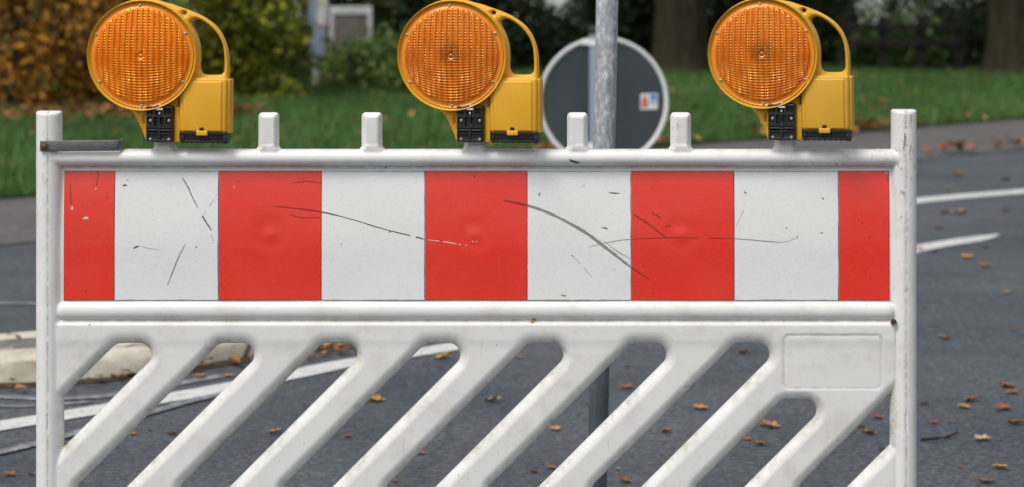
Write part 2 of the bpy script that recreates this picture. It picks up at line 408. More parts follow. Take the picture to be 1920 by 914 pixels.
def front(U, V, back=False):
    ds = slot_sd(U, V)
    fl = 3+17*qround(ds, 27)                                        # lattice
    prof = np.where(V < 601.5, 12.0, 8+14*qround(V-601.5, 16)-3.2*sstep(V, 612, 656))
    # cladding panel leans back a touch above its fixings
    panel = 12-9.4*np.clip((470-V)/150, 0, 1)**1.6
    prof = np.where(V < 601.5, panel, prof)
    h = np.minimum(prof, fl)
    h = np.maximum(h, np.where(V < 318, 3+19*qround(sd_rbox(U, V, 80, 1700, 280.5, 313, 16), 16), -9))
    rs = sd_rbox(U, V, 104, 1680, 566, 601, 17)
    h = np.where(rs > 0, np.maximum(h, 8+14*qround(rs, 17)), h)
    h = np.where(V > 316, h*sstep(U, 99, 108)*sstep(U, 1685, 1676), h)
    # raised blank name plate field with a fine groove round it
    if not back:
        dp = sd_rbox(U, V, 1469, 1652, 628, 727, 10)
        h = h - np.where(V > 601, 1.6*np.exp(-(dp/1.8)**2), 0) - np.where(dp > 2, .9, 0)
    for c in STUBS+LSTUBS:
        m = sd_rbox(U, V, c-19.5-5*0, c+19.5, 211, 310, 6)
        e = np.minimum(np.clip(19.5+4*sstep(V, 275.5, 281)-np.abs(U-c), 0, 99), np.clip(V-211, 0, 99))
        hh = 2+14*np.clip(e/8, 0, 1) + 2.2*(V > 271)
        h = np.where((V < 296) & (np.abs(U-c) < 26) & (V > 205), np.maximum(h*(V > 281), hh*(V < 290)), h)
    for (a, b, t) in ((66, 115, 209), (1672, 1720, 206)):
        c = (a+b)/2; r = (b-a)/2
        p = np.sqrt(np.maximum(r*r-(U-c)**2, 0))*(.25+.75*qround(V-t, 7))
        # moulding seam and small recessed marks
        p = p + groove(U, c+.6, 1.3, .9)*(1-.5*back)
        for mu in (c-18, c+1, c+20):
            p = p - 1.2*((np.abs(U-mu) < 2.4) & (np.abs(V-791) < 16))
            p = p + .0
        if c > 1000: p = p - 1.2*((np.abs(U-(c+20)) < 2.4) & (np.abs(V-305) < 17))
        inp = np.abs(U-c) <= r+.01
        h = np.where(inp, np.where((V < 281) | (V > 1120), p, smax(p, h, 4.)), h)
    return np.maximum(h, .3)
def dirt(U, V):
    d = .5*np.exp(-((V-602)/3.)**2) + .7*np.exp(-((V-314.5)/2.2)**2) + .35*np.exp(-((V-566)/2.)**2)
    d = d*((U > 108) & (U < 1676))
    s = slot_sd(U, V)
    d += np.where(V > 605, (.5+.25*np.sin(U*.05))*np.exp(-(s/13)**2), 0)
    d += .55*np.exp(-((V-281)/3)**2)*(V < 290)
    for c in STUBS+LSTUBS: d += .7*np.exp(-((V-272)/3)**2)*(np.abs(U-c) < 26)
    for c in (91, 1696.6): d += .95*np.exp(-((U-c-.5)/2.)**2)
    d += .8*np.exp(-(np.hypot(U-118, V-842)/10)**2)
    d += .5*np.exp(-(np.abs(sd_rbox(U, V, 1469, 1652, 628, 727, 10))/2)**2)
    return np.clip(d, 0, 1)
def postdirt(U, V):
    return np.clip(((U > 1672) & (V < 420))*.9*np.exp(-((U-1700)/15)**2) + .5*(U > 1672)*np.exp(-((U-1697)/5)**2)
                   + .55*((U < 116) & (V < 420))*np.exp(-((U-88)/7)**2) + .35*(np.abs(U-1277) < 20)*(V < 280)
                   + .4*(V > 281)*(V < 318)*(U > 1480), 0, 1)
barrier = empty('traffic_barrier', ((UC-960)*PX, YB+.012, 0))
tag(barrier, 'white plastic road barrier with red and white reflective stripes and slanted slots', 'barrier')
frame = field_solid('barrier_frame', outline, front, lambda u, v: front(u, v, True), (54, 1732, 196, 1190), 2.5, bx, M_white, barrier, 60,
            {'dirt': dirt, 'post': postdirt})
# reflective stripes
def ys(u, v): return front(np.array([min(max(u, 130.), 1660.)]), np.array([min(max(v, 322.), 562.)]))[0]
def film_h(U, V):
    h = 12-9.4*np.clip((470-V)/150, 0, 1)**1.6+1.4
    for c in (507, 890, 1277):
        rr = np.hypot(U-c, V-441)
        h = h + .7*np.exp(-(rr/8)**2) - .55*np.exp(-((rr-22)/11)**2)
    h = h + .35*np.sin(U*.021+1.3)*np.sin(V*.03)
    return h
stripes = [(119,215,1),(215,410,0),(410,603,1),(603,797,0),(797,989,1),(989,1184,0),(1184,1377,1),(1377,1573,0),(1573,1668,1)]
def cat(pts, n=8):
    out = []
    P = [pts[0]]+list(pts)+[pts[-1]]
    for i in range(1, len(P)-2):
        for k in range(n):
            t = k/n; a, b, c, d = [np.array(P[i+j], float) for j in (-1, 0, 1, 2)]
            out.append(.5*((2*b)+(-a+c)*t+(2*a-5*b+4*c-d)*t*t+(-a+3*b-3*c+d)*t**3))
    out.append(np.array(P[-2], float)); return out
# scratches: (points u, v, width), kind: 0 dark, 1 grey, 2 pale chip
scr = [([(512,387,1.6),(560,392,2.2),(603,398,2.4),(660,412,1.6),(720,430,1.6),(797,449,2.2)],0),
       ([(800,450,1),(835,454,1.6),(868,460,1.4),(878,460,.6)],2),
       ([(943,376,2.5),(985,385,4.2),(1020,396,5),(1060,415,5.2),(1100,438,5.6),(1140,468,5.2),(1184,502,3.6),(1218,524,1.2)],1),
       ([(1132,452,1),(1155,470,1.6),(1184,487,1)],1),
       ([(340,333,1),(352,352,2),(360,370,1.4),(371,391,1.6)],0), ([(379,405,2.2),(387,418,2.6),(397,433,1.6)],0),
       ([(396,440,.8),(399,452,.8)],1), ([(348,457,.8),(334,485,2.2),(326,505,2.4),(314,536,1)],1),
       ([(250,467,.8),(256,463,3),(262,462,1)],0), ([(264,463,.7),(300,469,.6)],1), ([(229,350,1),(233,348,3),(238,349,1)],0),
       ([(380,405,.6),(407,365,.6)],1),
       ([(1100,464,.7),(1150,453,1.2),(1184,449,1.2),(1260,446,1.2),(1377,448,1.2),(1440,453,1.6),(1470,454,.8),(1494,446,.6)],1),
       ([(1187,402,2),(1215,420,3.4),(1248,446,1.6)],1), ([(1221,398,1.6),(1240,410,2)],0), ([(1247,426,2),(1258,422,1)],0),
       ([(1141,361,1),(1150,363,2.4),(1162,363,1)],0), ([(1011,362,1.6),(1012,368,2.4)],0), ([(1127,427,1),(1134,428,3),(1140,430,1)],0),
       ([(1090,352,.6),(1098,346,.6)],1), ([(1395,360,1.6),(1399,363,3)],0), ([(1380,424,.6),(1395,394,.8)],1),
       ([(131,345,.8),(133,380,1.6),(134,392,1)],0), ([(133,386,2),(135,392,5),(136,394,2)],2), ([(180,324,3),(184,322,2)],0), ([(184,324,1),(180,350,2)],0),
       ([(155,411,1),(161,409,5),(166,410,2)],2), ([(178,354,3),(180,356,3)],2), ([(437,351,3),(440,353,3)],2), ([(546,344,1),(565,342,1.4),(577,341,1.6),(603,345,1)],0),
       ([(541,403,1),(570,409,1.6),(600,408,1)],0), ([(886,453,2),(889,454,2)],2), ([(893,453,2),(895,454,2)],2),
       ([(1661,325,3),(1664,326,3)],2), ([(1662,331,1),(1666,340,1.6)],0), ([(1615,418,2),(1617,420,4)],0), ([(1629,445,3),(1632,446,3)],0),
       ([(1493,444,3),(1496,445,3)],1), ([(1541,372,3),(1545,374,4)],1), ([(1052,553,2),(1058,555,3),(1062,554,1)],1),
       ([(1072,478,.8),(1110,520,.8)],1)]
def rough_strip(mb, pts, red, kind):
    pts = cat(pts, 7); n = len(pts); vs = []; fs = []; rr = random.Random(len(mb.v))
    for i, p in enumerate(pts):
        a = pts[max(i-1, 0)]; b = pts[min(i+1, n-1)]; t = b[:2]-a[:2]; t = t/(np.linalg.norm(t)+1e-9); nn = np.array([-t[1], t[0]])
        w = p[2]*.5*rr.uniform(.7, 1.2)
        if i in (0, n-1): w *= .3
        for s in (-1, 1):
            q = p[:2]+nn*w*s; vs.append(bx(np.array([q[0]]), np.array([q[1]]), film_h(q[0], q[1])+.35)[0])
    return vs, [(2*i, 2*i+1, 2*i+3, 2*i+2) for i in range(n-1)], pts
for (a, b, red) in stripes:
    mb = MB(); st = 4.0
    us = np.linspace(a+.6, b-.6, int((b-a)/st)+1); vs_ = np.linspace(321.5, 563.5, 62)
    U, V = np.meshgrid(us, vs_); P = bx(U.ravel(), V.ravel(), film_h(U, V).ravel()); nu = len(us)
    fs = [(j*nu+i, (j+1)*nu+i, (j+1)*nu+i+1, j*nu+i+1) for j in range(len(vs_)-1) for i in range(nu-1)]
    mb.add(P, fs, 0)
    # folded rim of the sheet back to the panel
    ring = [i for i in range(nu)] + [j*nu+nu-1 for j in range(1, len(vs_))] + [(len(vs_)-1)*nu+i for i in range(nu-2, -1, -1)] + [j*nu for j in range(len(vs_)-2, 0, -1)]
    base = [(P[i][0], P[i][1]+.003, P[i][2]) for i in ring]
    mb.add([P[i] for i in ring]+base, [(k, (k+1)%len(ring), len(ring)+(k+1)%len(ring), len(ring)+k) for k in range(len(ring))], 0)
    # thin grimy outline where sheets butt
    def edge(p0, p1, w):
        q = []
        n = 14; d = np.array(p1)-np.array(p0); t = d/np.linalg.norm(d); nn = np.array([-t[1], t[0]])
        for i in range(n+1):
            c = np.array(p0)+d*i/n; ww = w*random.uniform(.5, 1.2)
            for s in (0, 1): e = c+nn*ww*s; q.append(bx(np.array([e[0]]), np.array([e[1]]), film_h(e[0], e[1])+.3)[0])
        mb.add(q, [(2*i, 2*i+1, 2*i+3, 2*i+2) for i in range(n)], 3 if red else 1)
    edge((b-.4, 322), (b-.4, 563), 1.3); edge((a, 322), (b, 322), .9); edge((b, 563.4), (a, 563.4), 1.0)
    for pts, kind in scr:
        vs, ff, sp = rough_strip(mb, pts, red, kind)
        keep = [f for i, f in enumerate(ff) if a <= (sp[i][0]+sp[i+1][0])/2 < b and random.random() > (.45 if kind == 2 and len(pts) > 3 else .02)]
        if keep: mb.add(vs, keep, 4 if kind == 2 else (3 if red else (2 if kind == 1 else 1)))
    rr = random.Random(int(a))
    for _ in range(3):          # stray nicks
        u, v = rr.uniform(a+8, b-8), rr.uniform(330, 555); L = rr.uniform(.8, 3); an = rr.uniform(0, 3.14)
        q = [bx(np.array([u+L*math.cos(an+t)*(1 if i%2 else .45)]), np.array([v+L*math.sin(an+t)*(1 if i%2 else .45)]), film_h(u, v)+.35)[0] for i, t in enumerate((0, 1.3, 2.9, 4.5))]
        mb.add(q, [(0,1,2,3)], 3 if red else 1)
    o = mb.build('red_stripe' if red else 'white_stripe', [M_red if red else M_wfilm, M_scrW, M_scrG, M_scrR, M_scrL], barrier, 179)
    if (a, red) == (989, 0): o['label'] = 'white stripe crossed by a thick grey scratch'
    if (a, red) == (603, 0): o['label'] = 'white stripe crossed by a thin black scratch'
# strap bracket on the left post
mb = MB()
def strap_pts():
    pts = [(78, 27), (215, 27)]
    for k in range(1, 8):
        t = k/7*math.pi/2; pts.append((215+12*math.sin(t), 27-12+12*math.cos(t)))
    pts.append((227, -10)); return pts
sp = strap_pts(); vs = []; fs = []
for (u, h) in sp:
    for v in (263.5, 283.5): vs.append(bx(np.array([u]), np.array([v-1.5*(u-78)/150]), np.array([h]))[0])
n = len(sp)
fs = [(2*i, 2*i+1, 2*i+3, 2*i+2) for i in range(n-1)]
so = mk('strap_bracket', vs, fs, M_strap, barrier, 60)
md = so.modifiers.new('thick', 'SOLIDIFY'); md.thickness = .004; md.offset = 0
md = so.modifiers.new('bev', 'BEVEL'); md.width = .0012; md.segments = 2
mb = MB(); c0 = ((86-UC)*PX, -30*PX, (VG-273)*PX)
mb.lathe([(.0002,-.0045),(.003,-.0045),(.0048,-.003),(.0052,0),(.0085,.0005),(.0085,.002)], 18, 'y', c0)
mb.build('bolt', M_rust, so, 40)
# eyelet bolt at the right post
mb = MB(); c0 = ((1674-UC)*PX, -24*PX, (VG-603)*PX)
mb.lathe([(.0002,.001),(.0025,.001),(.0035,-.002),(.0055,-.002),(.006,.004)], 18, 'y', c0)
mb.build('bolt', M_rust, barrier, 40)
# dark gouge and rust mark on the rails
mb = MB()
def blob(mb, pts, mi, hh):
    q = [bx(np.array([u]), np.array([v]), np.array([front(np.array([float(u)]), np.array([float(v)]))[0]+hh]))[0] for u, v in pts]
    mb.add(q, [tuple(range(len(q)))], mi)

blob(mb, [(1066,298),(1074,300),(1086,304),(1087,306),(1078,306),(1070,303)], 0, .6)
mb.build('scuff_mark', M_scrW, barrier)
for P_ in ([(169,606),(171,609),(168,609)], [(722,313),(725,315),(722,318)], [(1568,304),(1570,311),(1567,313),(1566,308)]):
    mb = MB(); blob(mb, P_, 0, .6); mb.build('scuff_mark', M_scrW, barrier)
mb = MB(); blob(mb, [(1003,596),(1004,599),(999,606),(995,605),(997,600)], 0, .7); mb.build('rust_spot', mat('rust_spot', (.42,.17,.03), .8), barrier)

# ------------------------------------------------------------------ warning lamps
LU, LV = 308.0, 283.0      # local origin: stub foot under the lamp
def lx(u, v, h): return np.stack([(u-LU)*PX, -h*PX, (LV-v)*PX], 1)
def lp(u, v, h): return ((u-LU)*PX, -h*PX, (LV-v)*PX)
hout = [tuple(p) for p in cat([(268,3),(290,4),(315,7),(337,14),(356,20.5),(377,29.5),(398,43),(411,56.5),(420,72),(426,90),(429,110),(430,152)], 4)] + [(338,156),(300,120),(268,104)]
hhole = [tuple(p) for p in cat([(357,41),(366,35.5),(378,38.5),(390,46.5),(402,57.5),(411,70),(417,84),(420,101),(420.6,129),(417.5,136.5),(410,139.5),(386,139.5),(379,136.5),(375,129),(374.5,110),(372,88),(366,66),(359,49)], 3)]
neck = [tuple(p) for p in cat([(214,186),(238,204),(250,214),(259,230),(267,248),(275,267.5)], 4)] + [(337,267.5),(338.5,150),(268,104),(190,150)]
def plate_sd(U, V):
    s = np.maximum(sd_poly(hout, U, V), sd_poly(neck, U, V))
    s = np.maximum(s, 101-np.hypot(U-269, V-104))
    s = np.minimum(s, -sd_poly(hhole, U, V))
    s = np.minimum(s, np.hypot(U-344.5, V-24)-3.7)
    s = np.minimum(s, -sd_rbox(U, V, 274.5, 279, 219, 233, 1))
    return s
def plate_h(U, V): 
    d = plate_sd(U, V)
    hgt = 4+9*qround(d, 8)
    nk = sstep(V, 205, 215)*(U < 345)
    return hgt+4*nk*(d > 0)*qround(d, 8)+1.2*nk*(np.abs(V-228) < 12)*(U < 290)
def make_lamp():
    root = empty('warning_lamp')
    base = field_solid('housing', plate_sd, plate_h, plate_h, (158, 438, -4, 274), 2.0, lx, M_yel, root, 50)
    mb = MB()
    cy = (269-LU)*PX; cz = (LV-104)*PX
    # drum with stepped rim
    prof = [(60,-6),(88,-26),(97,-27),(99.5,-29),(101.5,-33),(102.5,-34.5),(103,-33),(103,-20),(101,-16),(103.5,-14),(105,-10),(105.5,8),(103,24),(94,31),(60,34),(1,35)]
    mb.lathe([(r*PX, h*PX) for r, h in prof], 96, 'y', (cy, 0, cz))
    # battery box: tapered shell with rounded shoulders
    def bb(u0, u1, v0, v1, h0, h1, b): 
        mb.bevbox((u0-LU)*PX, (u1-LU)*PX, -h1*PX, -h0*PX, (LV-v1)*PX, (LV-v0)*PX, b*PX, 0, 4)
    bb(339.5, 429, 144, 247.5, -24, 26, 6)
    bb(346, 421, 150, 245, -20, 29, 4)           # raised front face
    bb(424.5, 433.5, 147, 249, -27, 18, 2.5)     # side rail
    bb(330, 340.5, 200, 266, -10, 20, 2)         # rib beside the clamp
    bb(373, 394, 243, 252, 20, 31.5, 1.5)        # latch tongue
    bb(274, 281, 216, 236, 10, 19.5, 1.2)
    bb(262, 283, 233, 236, 8, 16.5, 1)
    for v in (155, 168):
        pass
    o = mb.build('shell', M_yel, None, 40)
    # one housing mesh
    me = base.data; bm = bmesh.new(); bm.from_mesh(me); bm.from_mesh(o.data); bm.to_mesh(me); bm.free()
    bpy.data.objects.remove(o)
    me.set_sharp_from_angle(angle=R(42))
    # latch hole
    mb = MB(); mb.bevbox((379-LU)*PX, (387-LU)*PX, -29.8*PX, -27*PX, (LV-244)*PX, (LV-237)*PX, 0)
    mb.build('latch_hole', M_dark, root)
    # lens
    n = 198; xs = np.linspace(-99, 99, n); X, Z = np.meshgrid(xs, xs); Rr = np.hypot(X, Z)
    pat = np.clip((89-Rr)/3, 0, 1)*np.clip((Rr-5)/2, 0, 1)
    Xc = X*(1+.00001*Z*Z)
    rowz = Z - np.where(Z < 0, .0036, .0004)*X*X*np.clip(-Z/60, -1, 1)
    col = np.abs(np.cos(np.pi*Xc/10.8)); row = .5+.5*np.cos(2*np.pi*rowz/(5.3))
    low = sstep(-Z, 0, 45)
    h = 29 + 9*(1-np.clip(Rr/97, 0, 1)**2) + pat*(4.0*col*(1-.5*low) + 1.9*row*(.75+.5*np.sin(X*.13+1)*np.sin(Z*.09+2))*(low*.75+1.0*(1-low)*np.clip(1.25-1.9*col, 0, 1)+.10))
    h += pat*rng.normal(0, .10, h.shape)
    h += 1.6*np.exp(-(Rr/3.2)**2) - .8*np.exp(-((Rr-6)/1.5)**2)
    h = np.where(Rr > 90, 30.6-1.5*np.clip((Rr-90)/2, 0, 1)+1.2*np.clip((Rr-95)/2, 0, 1), h)
    ok = Rr <= 97.5; idx = -np.ones(ok.shape, int); idx[ok] = np.arange(ok.sum())
    Pv = np.stack([cy+X[ok]*PX, -h[ok]*PX, cz+Z[ok]*PX], 1)
    a, b, c, d = idx[:-1,:-1], idx[:-1,1:], idx[1:,1:], idx[1:,:-1]; full = (a>=0)&(b>=0)&(c>=0)&(d>=0)
    fcs = np.stack([a[full], b[full], c[full], d[full]], 1)
    fr = Rr[:-1,:-1][full] > 89.5
    mk('lens', Pv, fcs.tolist(), [M_lens, M_rim], root, 179, fr.astype(int))
    # rim screws
    for (u, v) in ((264.7,10),(351,62),(346.8,152),(269.6,197),(190,154),(182,64.6)):
        mb = MB(); rr_ = np.hypot(u-269, v-104); f = min(1., 93.5/rr_)
        u, v = 269+(u-269)*f, 104+(v-104)*f
        p = lp(u, v, 29.5)
        mb.lathe([(.0002,-.0012),(.0009,-.0008),(.0011,-.0022),(.0022,-.0018),(.0029,-.0006),(.0030,.001)], 14, 'y', p)
        mb.build('screw', M_steel, root, 35)
    # clamp
    def csd(U, V): return sd_rbox(U, V, 278, 328.5, 197.5, 266, 3)
    def ch(U, V):
        d = csd(U, V); hgt = 26+6*qround(d, 3)
        rec = np.zeros(U.shape)
        def R_(u0, u1, v0, v1, dep, r=1.5):
            nonlocal rec
            rec = np.maximum(rec, dep*np.clip(sd_rbox(U, V, u0, u1, v0, v1, r)/.9, 0, 1))
        for q in ((281,285.5),(287,292),(313,317.5),(319,325.5)): R_(q[0], q[1], 201, 213, 6)
        R_(296, 309, 206, 215, 7, 4); R_(281, 291, 218, 232, 5, 4); R_(294, 302, 218, 236, 7, 3); R_(305, 313, 218, 236, 7, 3); R_(316, 326, 218, 232, 5, 4)
        R_(281, 301, 239, 242, 5, 1); R_(305, 326, 239, 242, 5, 1); R_(281, 301, 244.5, 247.5, 5, 1); R_(305, 326, 244.5, 247.5, 5, 1)
        R_(282, 301, 250, 262, 3.5, 1.5); R_(305, 325, 250, 262, 3.5, 1.5)
        return hgt-rec
    cl = field_solid('clamp', csd, ch, lambda u, v: 0*u-10, (274, 332, 193, 270), .8, lx, M_black, root, 40)
    for (u, v) in ((287,225),(322,225),(287,260),(322,260)):
        mb = MB(); mb.lathe([(.0002,-.0002),(.0012,.0),(.0015,-.0018),(.0028,-.0016),(.0033,0),(.0033,.004)], 14, 'y', lp(u, v, 31))
        mb.build('screw', M_steel, cl, 35)
    mb = MB(); mb.lathe([(.0002,-.002),(.0015,-.0018),(.0022,-.0005),(.0022,.004)], 12, 'y', lp(304.5, 234, 29)); mb.build('lock_pin', M_steel, cl, 35)
    mb = MB(); mb.bevbox((298-LU)*PX, (310-LU)*PX, -33.2*PX, -31*PX, (LV-205)*PX, (LV-202)*PX, 0)
    mb.bevbox((302-LU)*PX, (304.6-LU)*PX, -30*PX, -26*PX, (LV-213)*PX, (LV-209)*PX, 0)
    mb.build('label_plate', M_label, cl)
    mb = MB(); mb.lathe([(.0002,-.006),(.003,-.0055),(.0048,-.003),(.005,.002),(.005,.006)], 16, 'y', lp(303.5, 197, 24)); mb.build('knob', M_steel, cl, 50)
    # battery tray
    mb = MB()
    def tb(u0, u1, v0, v1, h0, h1, b=.8): mb.bevbox((u0-LU)*PX, (u1-LU)*PX, -h1*PX, -h0*PX, (LV-v1)*PX, (LV-v0)*PX, b*PX, 0, 2)
    tb(344, 430, 246, 262, -22, 23); tb(343, 432, 246, 251, -24, 26.5); tb(344, 349, 250, 267, 0, 25.5); tb(423, 431, 250, 267, 0, 25.5)
    for k in range(7): tb(352+k*10, 354+k*10, 262.5, 267, -15, 22.5, .4)
    tb(346, 428, 261.5, 265.5, -20, 24.5)
    mb.build('battery_tray', M_tray, root, 40)
    return root
lamp0 = make_lamp()
def copy_tree(o, parent=None):
    c = o.copy(); C.objects.link(c); c.parent = parent
    for ch in list(o.children): copy_tree(ch, c)
    return c
LABS = ['amber warning lamp at the left end, next to the grey strap bracket', 'middle amber warning lamp, in front of the dark hedge beside the round sign',
        'amber warning lamp nearest the right post of the barrier']
lamps = [lamp0, copy_tree(lamp0), copy_tree(lamp0)]
for o, u, dv, yaw, lab in zip(lamps, (308.0, 890.5, 1474.5), (0, 0, -4), (-3.5, -8.5, -13), LABS):
    o.location = ((u-960)*PX, YB+.004, (VG-LV-dv)*PX); o.rotation_euler = (0, 0, R(yaw))
    tag(o, lab, 'warning lamp', 'amber warning lamps on the barrier')
for o, ml, my, roll in ((lamps[0], M_lens, M_yel, .6), (lamps[1], M_lens2, M_yel, 0), (lamps[2], M_lens2, M_yel2, -.5)):
    o.rotation_euler.y = R(roll)
    for c in o.children:
        k = c.name.split('.')[0]
        if k in ('lens', 'housing'):
            c.data = c.data.copy(); c.data.materials[0] = ml if k == 'lens' else my

# ------------------------------------------------------------------ poles and round sign
b0 = Vector(((1116-960)/F*5.5, 5.5, 0)); lean = math.atan((21.)/1000)
pole = empty('steel_pole', b0); pole.rotation_euler = (0, lean, 0)
tag(pole, 'galvanised steel pole standing just behind the barrier in front of the round sign', 'pole')
mb = MB(); r = .0236
mb.lathe([(r*.98,.50),(r,.503),(r,2.595),(r*.9,2.60)], 40); mb.build('upper_tube', M_galv, pole, 40)
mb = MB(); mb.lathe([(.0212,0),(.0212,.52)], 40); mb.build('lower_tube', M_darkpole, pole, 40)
mb = MB(); mb.lathe([(.0285,2.59),(.0285,2.61),(.02,2.622),(.0002,2.626)], 32); mb.build('cap', M_black, pole, 40)
DS = 11.95; sc_ = DS/F
sc = at(1131, 191, DS)
sign = empty('round_sign', (sc.x, DS, 0)); tag(sign, 'round traffic sign seen from its dark back, with pale rim and small sticker', 'traffic sign')
rad = 122.5*sc_
mb = MB(); mb.lathe([(.0002,.0),(rad-.012,.0),(rad-.012,.003),(.0002,.003)], 96, 'y', (0, 0, sc.z)); mb.build('sign_plate', M_signback, sign, 40)
mb = MB(); mb.lathe([(rad-.019,.006),(rad-.020,-.004),(rad-.013,-.012),(rad-.004,-.013),(rad,-.008),(rad,.008),(rad-.019,.008)], 96, 'y', (0,0,sc.z)); mb.build('rim', M_alu, sign, 40)
xp = (1116-1131)*sc_
mb = MB(); top = at(0, 58, DS).z
mb.lathe([(.030,.0),(.030,top)], 32, 'z', (xp, -.050, 0)); mb.build('sign_post', M_bluepole, sign, 40)
mb = MB(); mb.lathe([(.033,top-.012),(.033,top+.012),(.024,top+.022),(.0002,top+.024)], 24, 'z', (xp, -.050, 0)); mb.build('cap', M_black, sign, 40)
for zz in (at(0, 79, DS).z, sc.z-.20):
    mb = MB(); mb.bevbox(xp-.062, xp+.062, -.018, -.004, zz-.014, zz+.014, .003)
    mb.lathe([(.031,-.014),(.0355,-.014),(.0355,.014),(.031,.014)], 24, 'z', (xp, -.050, zz)); mb.build('clamp', M_alu, sign, 40)
s0 = at(1201, 176, DS); s1 = at(1233, 206, DS)
stk = empty('sticker_tmp'); bpy.data.objects.remove(stk)
mb = MB(); w = s1.x-s0.x; hgt = s0.z-s1.z; xl = s0.x-sc.x; zb = s1.z
def quad(mb, x0, x1, z0, z1, y, mi, tilt=.03):
    mb.add([(xl+x0*w, y, zb+z0*hgt-x0*w*tilt*-1), (xl+x1*w, y, zb+z0*hgt+x1*w*tilt), (xl+x1*w, y, zb+z1*hgt+x1*w*tilt), (xl+x0*w, y, zb+z1*hgt+x0*w*tilt)], [(0,1,2,3)], mi)
quad(mb, 0, 1, 0, 1, -.0015, 0); quad(mb, .08, .42, .12, .66, -.0025, 1); quad(mb, .16, .36, .66, .86, -.0025, 1); quad(mb, .55, .93, .55, .95, -.0025, 2); quad(mb, .48, .95, .36, .44, -.0025, 2)
mb.build('sticker', [M_paper, M_sred, M_sblue], sign)

# ------------------------------------------------------------------ the setting: ground, road, path, island
def sheet(name, poly, z, m, kind='structure'):
    o = mk(name, [(x, y, z) for x, y in poly], [tuple(range(len(poly)))], m); tag(o, kind=kind); return o
ge = lambda x: 16.45+x*1.0        # verge edge
pe = lambda x: 13.9+x*1.0        # path edge
sheet('ground', [(-600,-600),(600,-600),(600,900),(-600,900)], -.02, M_verge)
XL, XR = -60, 80
sheet('road', [(XL,-60),(XR,-60),(XR,pe(XR)),(XL,pe(XL))] if False else [(-60,-60),(80,-60),(80,pe(80)),(-60,pe(-60))], 0, M_asph)
sheet('footpath', [(-60,pe(-60)+.0),(80,pe(80)),(80,ge(80)),(-60,ge(-60))], .005, M_path)
# flush kerb course between road and path
def ribbon(pts, w, z, mb, wob=0):
    pts = [np.array(p, float) for p in pts]; vs = []
    for i, p in enumerate(pts):
        t = pts[min(i+1, len(pts)-1)]-pts[max(i-1, 0)]; t = t/np.linalg.norm(t); nn = np.array([-t[1], t[0]])
        ww = (w[i] if isinstance(w, (list, tuple)) else w)/2*(1+random.uniform(-wob, wob))
        vs += [(*(p-nn*ww), z), (*(p+nn*ww), z)]
    mb.add(vs, [(2*i, 2*i+1, 2*i+3, 2*i+2) for i in range(len(pts)-1)])
def gp(px, py): q = ground(px, py); return (q.x, q.y)
def sm(pts, n=6): return [tuple(p) for p in cat(pts, n)]
mb = MB(); ribbon(sm([gp(-160,828), gp(0,801), gp(200,768), gp(430,728), gp(560,702), gp(660,682), gp(860,650), gp(960,625)]), [.12]*43, .004, mb)
ribbon(sm([gp(960,625), (.9,9.9), (1.35,10.75), gp(1725,467), gp(1830,449), gp(1872,441)]), [.13]*24+[.11,.10,.08,.06,.04,.03,.02], .004, mb)
tag(mb.build('lane_marking', M_paint), kind='structure')
mb = MB(); ribbon(sm([(1.2,12.7), gp(1725,377), gp(1920,360), gp(2100,344)]), .17, .004, mb)
tag(mb.build('edge_marking', M_paint), kind='structure')
mb = MB(); ribbon(sm([gp(-150,741), gp(0,746), gp(90,750), gp(200,744), gp(330,722), gp(420,706)]), .055, .004, mb)
ribbon(sm([gp(-150,756), gp(0,764), gp(90,762), gp(170,755)]), .03, .004, mb)
ribbon(sm([gp(-150,880), gp(0,852), gp(200,800), gp(350,757), gp(440,738)]), .045, .006, mb)
ribbon(sm([gp(-150,569), gp(0,570), gp(90,572)]), .05, .004, mb)
tag(mb.build('old_marking', M_paint_old), kind='structure')
# traffic island with kerb
isl = [tuple(p) for p in cat([(-4.2,7.7),(-2.2,7.75),(-1.54,7.82),(-1.22,7.95),(-.987,8.17),(-.632,8.60),(.1,9.55),(.9,11.0),(1.25,12.0),(1.05,12.6),(.5,12.65),(0,12.1),(-.9,9.9),(-1.35,8.75),(-1.7,8.38),(-2.6,8.34),(-4.2,8.34),(-5.2,8.3),(-5.4,8.0),(-4.9,7.72)], 5)]
def offset(P, d):
    P = [np.array(p[:2]) for p in P]; n = len(P); out = []
    for i in range(n):
        t = P[(i+1)%n]-P[i-1]; t = t/(np.linalg.norm(t)+1e-9); out.append(P[i]+np.array([-t[1], t[0]])*d)
    return out
isl = [np.array(p[:2]) for p in isl]
isl2 = [isl[0]]
for p in isl[1:]:
    if np.linalg.norm(p-isl2[-1]) > .06: isl2.append(p)
isl = isl2; n = len(isl); mb = MB(); vs = []
for d, z in ((0,-.01),(.006,.052),(.014,.070),(.03,.079),(.07,.084),(.155,.088),(.165,.080)):
    vs += [(q[0]+random.uniform(-.006,.006), q[1]+random.uniform(-.006,.006), z+random.uniform(-.004,.004)) for q in offset(isl, d)]
fs = [(l*n+i, l*n+(i+1)%n, (l+1)*n+(i+1)%n, (l+1)*n+i) for l in range(6) for i in range(n)]
mb.add(vs, fs); tag(mb.build('island_kerb', M_kerb, None, 50), kind='structure')
inn = offset(isl, .160); sheet('island_paving', [tuple(q) for q in inn], .081, M_slab)
mb = MB(); vs = []
for d in (.004, -.045): vs += [(*q, .003 if d < 0 else .012) for q in offset(isl, d+random.uniform(-.0, .0))]
for i in range(n): 
    x, y, z = vs[n+i]; k = random.uniform(-.02,.02); vs[n+i] = (x+k, y+k, .002)
mb.add(vs, [(i, (i+1)%n, n+(i+1)%n, n+i) for i in range(n)]); tag(mb.build('gutter_dirt', M_dirt), kind='structure')
